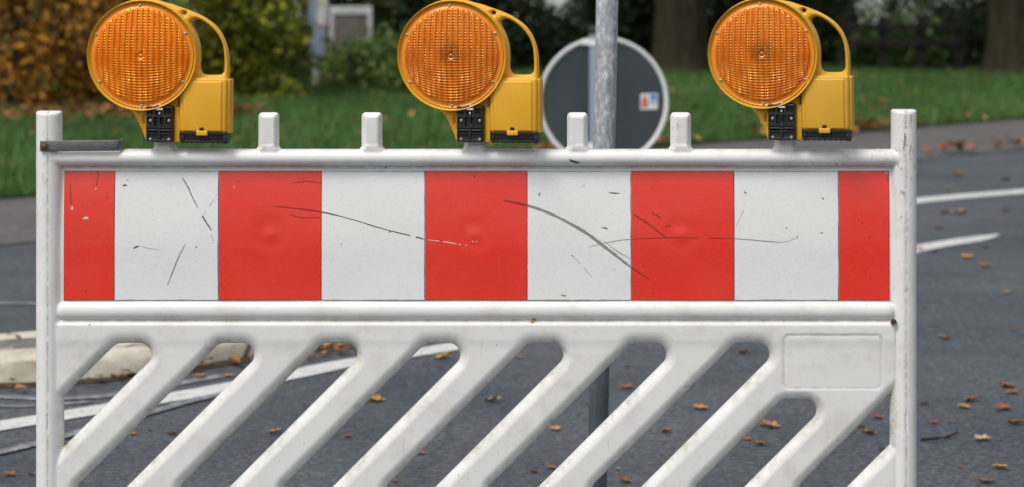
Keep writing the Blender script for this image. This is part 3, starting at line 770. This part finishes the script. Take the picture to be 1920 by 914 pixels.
# verge: gently rolling sheet
nx, ny = 90, 60; vs = []
for j in range(ny):
    for i in range(nx):
        x = -24+48*i/(nx-1); t = j/(ny-1); y = ge(x)*(1-t) + 62*t if ge(x) < 60 else 60
        z = .03+.03*math.sin(x*1.7+y)*min(1, t*9)+.02*math.sin(y*2.3-x*.6)*min(1, t*9)
        vs.append((x, y, z if j else .015))
mk('verge', vs, [(j*nx+i, j*nx+i+1, (j+1)*nx+i+1, (j+1)*nx+i) for j in range(ny-1) for i in range(nx-1)], M_verge, None, 179)['kind'] = 'structure'

# ------------------------------------------------------------------ leaves / vegetation helpers
def rand_unit(n):
    v = rng.normal(size=(n, 3)); return v/np.linalg.norm(v, axis=1, keepdims=True)
def leafcloud(name, P, size, tint, m, parent=None, aspect=.6, flat=None):
    n = len(P); a = rand_unit(n)
    if flat is not None: a[:, 2] *= flat; a /= np.linalg.norm(a, axis=1, keepdims=True)
    b = np.cross(a, rand_unit(n)); 
    if flat is not None: b = np.cross(np.tile([0,0,1.], (n,1))+rand_unit(n)*flat, a)
    b /= np.linalg.norm(b, axis=1, keepdims=True)+1e-9
    c = np.cross(a, b)
    s = (size*rng.uniform(.6, 1.35, n))[:, None]
    v0 = P-a*s*.5; v2 = P+a*s*.5; fold = c*s*.12
    v1 = P+b*s*aspect*.5+fold; v3 = P-b*s*aspect*.5+fold
    V = np.stack([v0, v1, v2, v3], 1).reshape(-1, 3)
    i = np.arange(n)*4
    Fs = np.concatenate([np.stack([i, i+1, i+2], 1), np.stack([i, i+2, i+3], 1)])
    me = bpy.data.meshes.new(name); me.vertices.add(len(V)); me.vertices.foreach_set('co', V.astype(np.float32).ravel())
    me.loops.add(len(Fs)*3); me.loops.foreach_set('vertex_index', Fs.astype(np.int32).ravel())
    me.polygons.add(len(Fs)); me.polygons.foreach_set('loop_start', np.arange(0, len(Fs)*3, 3, dtype=np.int32))
    me.materials.append(m); me.update(calc_edges=True); me.validate()
    at_ = me.attributes.new('tint', 'FLOAT', 'POINT'); at_.data.foreach_set('value', np.repeat(np.clip(tint, 0, 1), 4).astype(np.float32))
    return link(bpy.data.objects.new(name, me), parent)
def clumps(n, box, nc, spread, ell=False):
    lo = np.array(box[0]); hi = np.array(box[1])
    cc = rng.uniform(lo, hi, (nc, 3))
    if ell:
        m = (lo+hi)/2; h = (hi-lo)/2; u = rand_unit(nc)*(rng.uniform(.25, 1, nc)**(1/2.5))[:, None]; cc = m+u*h
    k = rng.integers(0, nc, n); P = cc[k]+rng.normal(size=(n, 3))*spread*rng.uniform(.5, 1.3, nc)[k][:, None]
    ct = rng.uniform(.1, .9, nc)[k]; P[:, 2] = np.maximum(P[:, 2], .02)
    return P, ct*.6+rng.uniform(0, .45, n)
def shrub(name, label, cat_, x0, x1, y0, y1, h, n, m, size=.07, z0=.02, group=None, nc=None, ell=False, spread=.16):
    cx, cy = (x0+x1)/2, (y0+y1)/2
    root = empty(name, (cx, cy, 0)); tag(root, label, cat_, group)
    P, t = clumps(n, ((x0-cx, y0-cy, z0), (x1-cx, y1-cy, h)), nc or max(12, n//90), spread, ell)
    leafcloud('foliage', P, size, t, m, root)
    mb = MB(); k = max(5, int((x1-x0)*7))
    for i in range(k):
        x = (x0-cx)+(x1-x0)*(i+.5)/k+random.uniform(-.1, .1); y = random.uniform(-.25, .25)*(y1-y0)
        pts = [(x, y, 0)]
        for j in range(1, 6): pts.append((pts[-1][0]+random.uniform(-.09, .09), pts[-1][1]+random.uniform(-.07, .07), h*j/5.5))
        mb.tube(pts, [.02, .017, .014, .011, .008, .005], 6)
        for j in range(1, 5):
            p = Vector(pts[j]); d = Vector((random.uniform(-1, 1), random.uniform(-1, 1), random.uniform(.1, .8)))*.28
            mb.tube([p, p+d*.5+Vector((0,0,.03)), p+d], [.008, .006, .003], 5)
    mb.build('stems', M_twig, root)
    return root
def X(px, D): return (px-960)/F*D
# orange beech hedge
shrub('beech_hedge', 'clipped hedge with orange-brown autumn leaves behind the left warning lamp', 'hedge', X(-420,21.5), X(322,21.5), 21.0, 22.3, 1.7, 30000, M_beech, .062, spread=.11)
shrub('shrub', 'yellow-green autumn shrub between the orange hedge and the grey post', 'shrub', X(350,22.5), X(545,23.), 22.3, 23.6, 1.6, 13000, M_lime, .07, spread=.12)
shrub('shrub', 'low dark green bush at the foot of the grey post with the box', 'shrub', X(455,25.8), X(575,25.8), 25.5, 26.3, .55, 3200, M_dgreen, .07, spread=.1)
shrub('shrub', 'low tangled green bush in front of the white framed board', 'shrub', X(618,24.6), X(715,24.6), 24.3, 25.2, .40, 2600, M_mgreen, .065, spread=.09)
shrub('shrub', 'mid green bush left of the middle warning lamp', 'shrub', X(700,23.5), X(800,23.5), 23.3, 24.6, .42, 3600, M_mgreen, .065, spread=.10)
shrub('conifer_hedge', 'dark evergreen hedge behind the middle warning lamp', 'hedge', X(690,28.5), X(1015,28.5), 27.6, 29.4, 1.8, 17000, M_dgreen, .085, spread=.14)
shrub('conifer_hedge', 'dark evergreen hedge behind the round sign', 'hedge', X(1085,28.5), X(1225,28.5), 27.9, 29.2, 1.8, 9000, M_dgreen, .085, spread=.13)
shrub('shrub', 'dark bush between the thick tree trunk and the right warning lamp', 'shrub', X(1325,29), X(1585,29), 28.3, 29.6, 1.5, 11000, M_dgreen, .08, spread=.13)
shrub('shrub', 'loose green bush growing through the dark rail fence', 'shrub', X(1590,28.3), X(1760,28.3), 28.1, 28.9, .50, 4200, M_mgreen, .075, spread=.12)
shrub('shrub', 'dark green bush between the rail fence and the trunk at the right edge', 'shrub', X(1745,28.8), X(1870,28.8), 28.3, 29.3, .62, 3600, M_dgreen, .075, spread=.12)
shrub('shrub', 'thin pale-leaved bush in the gap right of the middle warning lamp', 'shrub', X(1000,30.5), X(1100,30.5), 30.2, 31.0, .55, 1100, M_dgreen, .085, spread=.12)
shrub('shrub', 'tall loose bush behind the dark rail fence', 'shrub', X(1580,32), X(1800,32), 31.5, 32.6, 1.6, 2000, M_mgreen, .09, spread=.16)
shrub('conifer_hedge', 'dark evergreen hedge in the far background right of the tree trunks', 'hedge', X(1790,34), X(2250,34), 33, 35, 1.9, 12000, M_dgreen, .1, spread=.2)
shrub('conifer_hedge', 'dark evergreen hedge in the far background behind the white framed board', 'hedge', X(540,33), X(770,33), 32.3, 34, 1.9, 9000, M_dgreen, .1, spread=.2)
shrub('conifer_hedge', 'dark evergreen hedge far behind the thick tree trunk', 'hedge', X(1120,36), X(1590,36), 35, 37, 1.9, 12000, M_dgreen, .1, spread=.2)

def tree(label, x, y, r, h, lean_, seed):
    rr = random.Random(seed)
    root = empty('tree', (x, y, 0)); tag(root, label, 'tree')
    mb = MB(); nseg = 48; rows = []
    zs = [0,.05,.12,.22,.4,.7,1.1,1.6,2.2,2.9,h*.6,h*.75,h]
    vs = []; fs = []
    for i, z in enumerate(zs):
        rad = r*(1+.55*math.exp(-z/.14))*(1-.6*z/h)
        for k in range(nseg):
            a = 2*math.pi*k/nseg
            q = rad*(1+.05*math.sin(a*7+seed)+.035*math.sin(a*13+z*2)+.03*rr.uniform(-1, 1)+.10*math.exp(-z/.15)*math.sin(a*4+seed))
            vs.append((lean_*z+q*math.cos(a), q*math.sin(a), z-.03))
    for i in range(len(zs)-1):
        for k in range(nseg): fs.append((i*nseg+k, i*nseg+(k+1)%nseg, (i+1)*nseg+(k+1)%nseg, (i+1)*nseg+k))
    mb.add(vs, fs); tips = []
    for k in range(9):
        a = rr.uniform(0, 6.28); z = rr.uniform(.45, .9)*h; L = rr.uniform(1.2, 2.4)
        p = Vector((lean_*z, 0, z)); d = Vector((math.cos(a), math.sin(a), .55))
        pts = [p, p+d*L*.5+Vector((0,0,.1)), p+d*L]; mb.tube(pts, [r*.28, r*.18, r*.06], 8); tips.append(p+d*L)
    mb.build('trunk', M_bark, root, 179)
    P, t = clumps(9000, ((-2.6, -2.6, h*.5), (2.6, 2.6, h*1.3)), 90, .35, True)
    leafcloud('crown', P, .14, t, M_lime, root)
tree('thick mossy tree trunk standing on the grass behind the round sign', X(1277,27.6), 27.6, .285, 6.5, .0, 3)
tree('dark tree trunk at the right edge of the picture beyond the grass', X(1906,27.2), 27.2, .30, 6.2, -.01, 8)

# dark rail fence
fc = empty('rail_fence', (X(1700,27.8), 27.8, 0)); tag(fc, 'dark wooden rail fence beyond the grass at the right', 'fence')
x0, x1 = X(1585,27.8)-X(1700,27.8), X(1800,27.8)-X(1700,27.8)
for z in (.36, .53):
    mb = MB(); mb.bevbox(x0, x1, -.02, .02, z-.035, z+.035, .006); mb.build('rail', M_fence, fc)
for i in range(4):
    xx = x0+(x1-x0)*i/3; mb = MB(); mb.bevbox(xx-.05, xx+.05, .021, .11, 0, .64, .01); mb.build('post', M_fence, fc)
# grey post with box
DP = 25.0; pp = at(596, 165, DP)
gpst = empty('marker_post', (pp.x, DP, 0)); tag(gpst, 'pale grey post with a blue-grey box on it, left of the white framed board', 'post')
mb = MB(); mb.lathe([(.045,0),(.045,1.9),(.001,1.9)], 20); mb.build('post', M_mpost, gpst, 40)
mb = MB(); za, zb_ = at(0,105,DP).z, at(0,52,DP).z; mb.bevbox(-.075, .085, -.13, -.046, za, zb_, .01); mb.build('box', M_cab, gpst)
mb = MB(); mb.bevbox(-.005, .10, -.08, -.05, zb_+.03, 1.25, .006); mb.build('notice_plate', M_wood_w, gpst)
mb = MB(); mb.bevbox(-.005, .10, -.083, -.05, zb_+.004, zb_+.028, .002); mb.build('red_band', mat('red_band', (.22,.05,.04), .6), gpst)
mb = MB(); mb.bevbox(-.08, -.008, -.08, -.047, zb_+.03, 1.1, .006); mb.build('side_box', M_cab, gpst)
# white framed board
DF = 26.0; q0 = at(622, 20, DF); q1 = at(694, 20, DF)
fb = empty('framed_board', ((q0.x+q1.x)/2, DF, 0)); tag(fb, 'weathered board in a white frame among the bushes right of the grey post', 'board')
hw = (q1.x-q0.x)/2; zt = q0.z
mb = MB(); mb.bevbox(-hw-.02, hw+.02, -.03, .03, zt-.04, zt+.04, .008); mb.build('frame_rail', M_wood_w, fb)
for s in (-1, 1):
    mb = MB(); mb.bevbox(s*hw-.02, s*hw+.02, -.028, .028, 0, zt-.041, .008); mb.build('frame_post', M_wood_w, fb)
mb = MB(); mb.bevbox(-hw+.021, hw-.021, -.012, .012, .1, zt-.045, .004); mb.build('panel', M_board, fb)
# pale stone
bm = bmesh.new(); bmesh.ops.create_icosphere(bm, subdivisions=3, radius=.12)
for v in bm.verts: v.co *= 1+.18*math.sin(v.co.x*31+v.co.z*17); v.co.z *= 1.3
me = bpy.data.meshes.new('garden_stone'); bm.to_mesh(me); bm.free(); me.materials.append(M_stone)
st_ = link(bpy.data.objects.new('garden_stone', me)); q = at(731, 92, 25.6); st_.location = (q.x, 25.6, .30); tag(st_, 'small pale standing stone between the white framed board and the middle lamp', 'stone')
st_.location.z = .14; st_.scale = (.7, .7, 2.3)
# pale house far behind the trees
H = empty('house', (X(1250,44), 44, 0)); tag(H, 'pale rendered house glimpsed through gaps in the far bushes', 'house')
mb = MB(); mb.bevbox(-8, 8, 0, 8, 0, 4.6, .02); mb.build('wall', M_render, H)
mb = MB(); mb.add([(-8.5,-.5,4.6),(8.5,-.5,4.6),(8.5,8.5,4.6),(-8.5,8.5,4.6),(-8.5,4,7.4),(8.5,4,7.4)], [(0,1,5,4),(2,3,4,5),(0,4,3),(1,2,5),(0,3,2,1)]); mb.build('roof', M_roof, H)
for xx in (-6.2,-3.6,-.8,2.2,5.4):
    mb = MB(); mb.bevbox(xx-.6, xx+.6, -.06, .02, .9, 2.3, .01); wd = mb.build('window', M_wood_w, H)
    mb = MB(); mb.bevbox(xx-.52, xx+.52, -.075, -.061, .98, 2.22, 0); mb.build('pane', M_glass, wd)

# ------------------------------------------------------------------ grass and litter
def verge_z(x, y): 
    return .03
n = 110000
gx = rng.uniform(-7, 8, n); gy = rng.uniform(0, 1, n)**1.2*15+gx+16.5
keep = (np.abs(gx) < gy*.215+.3); gx, gy = gx[keep], gy[keep]; n = len(gx)
cl = .5+.5*np.sin(gx*2.1+np.sin(gy*1.3)*2)*np.sin(gy*1.9+gx*.7)
hgt = rng.uniform(.035, .10, n)*(.7+.6*cl)
ang = rng.uniform(0, 6.28, n); lean_ = rng.uniform(.1, .7, n)*hgt; w = rng.uniform(.004, .009, n)
dx, dy = np.cos(ang), np.sin(ang); bz = np.full(n, .015)
v0 = np.stack([gx-dy*w, gy+dx*w, bz], 1); v1 = np.stack([gx+dy*w, gy-dx*w, bz], 1); v2 = np.stack([gx+dx*lean_, gy+dy*lean_, bz+hgt+.03], 1)
V = np.stack([v0, v1, v2], 1).reshape(-1, 3)
me = bpy.data.meshes.new('grass'); me.vertices.add(len(V)); me.vertices.foreach_set('co', V.astype(np.float32).ravel())
me.loops.add(n*3); me.loops.foreach_set('vertex_index', np.arange(n*3, dtype=np.int32)); me.polygons.add(n); me.polygons.foreach_set('loop_start', np.arange(0, n*3, 3, dtype=np.int32))
me.materials.append(M_grass); me.update(calc_edges=True)
at_ = me.attributes.new('tint', 'FLOAT', 'POINT'); at_.data.foreach_set('value', np.repeat(np.clip(.25+.35*cl+rng.uniform(-.25, .35, n), 0, 1), 3).astype(np.float32))
tag(link(bpy.data.objects.new('grass', me)), kind='stuff')
# drifts of dead leaves at the verge edge, under the hedge and in the grass
def litter(n, fx, fy, fz): 
    x = fx(n); y = fy(x, n); return np.stack([x, y, fz(n)], 1)
L1 = litter(1500, lambda n: rng.uniform(-5, 6, n), lambda x, n: x+16.4+np.abs(rng.normal(0, .30, n))*rng.choice([-.5, 1.2], n), lambda n: rng.uniform(.03, .09, n))
k = .5+.5*np.sin(L1[:,0]*3.1)+.4*np.sin(L1[:,0]*7.7); L1 = L1[rng.uniform(0, 1.1, len(L1)) < k]
L2 = litter(900, lambda n: rng.uniform(-5.5, 6.5, n), lambda x, n: x+16.8+rng.uniform(0, 1, n)**1.5*8, lambda n: rng.uniform(.05, .10, n))[:420]
L3 = litter(1300, lambda n: rng.uniform(-5.5, -2.0, n), lambda x, n: 21.2-np.abs(rng.normal(0, .9, n)), lambda n: rng.uniform(.04, .10, n))
cx3 = rng.choice([2.9, 3.35, 2.2, 4.2], 60, p=[.45, .3, .15, .1]); L4 = np.stack([cx3+rng.normal(0, .09, 60), cx3+14.05+rng.normal(0, .10, 60), rng.uniform(.025, .07, 60)], 1)
L = np.concatenate([L1, L2, L3, L4])
tag(leafcloud('leaf_litter', L, .075, rng.uniform(0, 1, len(L)), M_litter, None, .8, .35), kind='stuff')
# leaves caught along the island kerb
pk = [gp(-20,731), gp(60,731), gp(120,726), gp(210,716), gp(290,706), gp(380,697), gp(440,690), gp(560,676), gp(610,666), gp(630,660), gp(650,652), gp(620,668)]
Lk = []
for q in pk:
    for _ in range(6): Lk.append((q[0]+random.gauss(0, .05), q[1]+random.gauss(.0, .035), random.uniform(.01, .03)))
tag(leafcloud('kerb_leaves', np.array(Lk), .04, rng.uniform(0, .9, len(Lk)), M_litter, None, .8, .3), kind='stuff')

# individual fallen leaves on the asphalt
def leaf_mesh(seed, col):
    rr = random.Random(seed); nl = 5 if seed % 2 else 7; n = nl*6; rim = []
    for i in range(n):
        a = 2*math.pi*i/n; q = .5*(.62+.38*abs(math.cos(nl*a/2))**1.5)*(1+rr.uniform(-.1, .1))*(1.1-.25*math.cos(a))
        x, y = q*math.cos(a), q*math.sin(a)*.8
        z = .10+.42*abs(y)**1.2*rr.uniform(.6, 1.3)+.25*x*x+rr.uniform(-.03, .06)
        rim.append((x, y, z))
    mid = [(p[0]*.5, p[1]*.5, .05+(p[2]-.1)*.3) for p in rim]
    vs = [(0,0,.04)]+mid+rim; fs = [(0, 1+i, 1+(i+1)%n) for i in range(n)]+[(1+i, 1+n+i, 1+n+(i+1)%n, 1+(i+1)%n) for i in range(n)]
    b = len(vs); vs += [(-.45,-.015,.12),(-.45,.015,.12),(-.85,.05,.2)]; fs.append((b, b+1, b+2))
    me = bpy.data.meshes.new('fallen_leaf'); me.from_pydata(vs, [], fs); me.materials.append(col)
    me.polygons.foreach_set('use_smooth', np.ones(len(fs), bool)); return me
def dl(name, c):
    return mat(name, c, .65, spec=.3, build=lambda nt, p: nt.links.new(ramp(nt, noise(nt, 5, 5, .7), [(.3, tuple(x*.55 for x in c)), (.65, c)]), p.inputs['Base Color']))
LM = {'orange': dl('leaf_orange', (.50,.22,.04)), 'tan': dl('leaf_tan', (.46,.25,.10)), 'brown': dl('leaf_brown', (.27,.12,.06)),
      'red': dl('leaf_red', (.30,.09,.05)), 'pale': dl('leaf_pale', (.52,.38,.22)), 'yellow': dl('leaf_yellow', (.60,.38,.07))}
LMesh = {(c, s): leaf_mesh(s+hash(c) % 1 * 0+len(c)*3, m) for c, m in LM.items() for s in (1, 2, 3)}
left_g = ('small fallen leaf on the asphalt seen through the barrier slots', 'dead leaves on the asphalt seen through the slots')
right_g = ('small fallen leaf on the asphalt to the right of the barrier', 'dead leaves on the asphalt right of the barrier')
leaves = [ # px, py, width px, colour, label or None
 (705,754,40,'orange','bright orange leaf seen through the slot left of the middle of the barrier'), (513,814,32,'tan','tan leaf seen through the third slot from the left, low on the asphalt'),
 (655,821,20,'red',None), (829,674,38,'yellow','flat yellowish leaf just under the top of the fourth slot from the left'), (798,686,14,'red',None), (920,755,36,'pale','long pale leaf lying flat between the fourth and fifth struts'),
 (790,853,24,'brown',None), (321,817,26,'orange','orange-tan leaf seen through the second slot from the left'), (252,817,20,'brown',None), (280,810,12,'brown',None),
 (20,894,30,'brown','brown leaf on the asphalt left of the barrier, at the left edge of the picture'), (57,893,18,'tan','small tan leaf touching the left post, beside a brown leaf'), (378,710,30,'orange','orange leaf on the kerb line, left of the second slot'), (428,708,24,'orange',None),
 (972,674,22,'tan',None), (990,650,10,'tan',None), (1179,730,30,'brown',None), (1309,769,34,'tan','curled tan leaf in the wide gap left of the blank plate'), (1043,808,26,'tan',None), (1247,812,28,'brown',None), (1035,881,22,'orange',None),
 (999,887,20,'red',None), (1173,905,30,'brown',None), (1392,665,30,'orange','orange leaf just under the top of the slot beside the blank plate'), (1297,725,12,'tan',None), (1423,836,30,'orange',None), (1402,827,22,'brown',None), (1291,819,12,'red',None),
 (1450,803,38,'tan',None), (1430,800,22,'brown',None), (1647,786,26,'red',None), (1624,814,34,'tan',None), (1616,804,20,'brown',None), (1653,845,20,'red',None), (1160,882,14,'pale',None), (1175,690,12,'orange',None),
 (740,905,18,'brown',None), (880,905,16,'brown',None),(570,760,10,'brown',None),(1100,760,12,'brown',None),
 (1775,637,28,'tan','single tan leaf on the open asphalt right of the barrier'), (1731,760,22,'tan',None), (1810,767,28,'tan',None), (1818,754,34,'brown',None), (1884,769,38,'brown',None), (1901,797,38,'tan','large curled tan leaf at the right edge of the picture'),
 (1901,740,30,'brown',None), (1884,727,34,'brown',None), (1787,794,16,'brown',None), (1750,796,20,'brown',None), (1845,827,34,'pale','pale star-shaped leaf on the asphalt near the right edge'), (1872,880,34,'yellow','yellow leaf on the asphalt near the lower right corner'),
 (1802,878,14,'brown',None), (1845,907,34,'brown',None), (1803,402,34,'pale',None), (1770,402,24,'brown',None), (1727,470,20,'orange','orange leaf lying on the tip of the white lane line beside the right post'), (1750,474,18,'brown',None), (1818,485,28,'tan',None), (1844,502,26,'tan',None),
 (1849,466,18,'brown',None), (1885,396,20,'brown',None), (1888,339,22,'brown',None), (1794,329,26,'tan',None), (1890,551,18,'tan',None), (1777,360,14,'yellow',None), (1760,430,20,'brown',None), (1900,620,14,'brown',None), (1735,580,10,'brown',None),(1840,640,12,'brown',None),
 (30,430,14,'tan','tan leaf on the far asphalt left of the barrier')]
for i, (px, py, w_, c, lab) in enumerate(leaves):
    q = ground(px, py); s = w_/F*q.y*.95
    o = bpy.data.objects.new('fallen_leaf', LMesh[(c, 1+i % 3)]); link(o)
    o.location = (q.x, q.y, .002); o.scale = (s, s*.9, s*.9); o.rotation_euler = (random.uniform(-.1,.25), random.uniform(-.2,.2), random.uniform(-.5, .5)+(math.pi if i % 2 else 0))
    if lab: tag(o, lab, 'leaf', 'fallen leaves on the asphalt')
    else: tag(o, *( (right_g[0], 'leaf', right_g[1]) if px > 1720 else (left_g[0], 'leaf', left_g[1])))
# twig
mb = MB(); a = ground(1726, 829); b = ground(1800, 823)
mb.tube([a+Vector((0,0,.006)), a.lerp(b, .35)+Vector((0,-.03,.012)), a.lerp(b, .7)+Vector((0,.0,.008)), b+Vector((0,.03,.012))], [.004,.0045,.0035,.002], 7)
o = mb.build('twig', M_twig, None, 60); tag(o, 'thin dark twig on the asphalt beside the right post', 'twig')

# ------------------------------------------------------------------ light, world, camera
W = bpy.data.worlds.new('World'); S.world = W; W.use_nodes = True; nt = W.node_tree
sky = nt.nodes.new('ShaderNodeTexSky'); sky.sky_type = 'NISHITA'; sky.sun_disc = False
sd = Vector((-.38, -.48, .95)).normalized()      # towards the sun: over the camera's left shoulder
el = math.asin(sd.z); az = math.atan2(sd.x, sd.y)
sky.sun_elevation = el; sky.sun_rotation = az; sky.dust_density = 4; sky.air_density = 1.2; sky.altitude = 50
hs = nt.nodes.new('ShaderNodeHueSaturation'); hs.inputs['Saturation'].default_value = .30
nt.links.new(sky.outputs[0], hs.inputs['Color']); nt.links.new(hs.outputs[0], nt.nodes['Background'].inputs[0]); nt.nodes['Background'].inputs[1].default_value = .12
sl = bpy.data.lights.new('sun', 'SUN'); sl.energy = 1.3; sl.angle = R(20); sl.color = (1, .97, .93)
so_ = link(bpy.data.objects.new('sun', sl)); so_.rotation_euler = sd.to_track_quat('Z', 'Y').to_euler(); so_.location = sd*20
cd = bpy.data.cameras.new('camera'); cam = link(bpy.data.objects.new('camera', cd)); S.camera = cam
cam.location = (0, 0, CAMH); cam.rotation_euler = (R(90), 0, 0)
cd.sensor_width = 36; cd.lens = F/1920*36; cd.shift_y = -(457-HY)/1920; cd.clip_end = 3000; cd.clip_start = .1
cd.dof.use_dof = True; cd.dof.focus_distance = 4.99; cd.dof.aperture_fstop = 5.0; cd.dof.aperture_blades = 8
S.view_settings.view_transform = 'Standard'; S.view_settings.look = 'None'; S.view_settings.gamma = 1; S.view_settings.exposure = 0.28
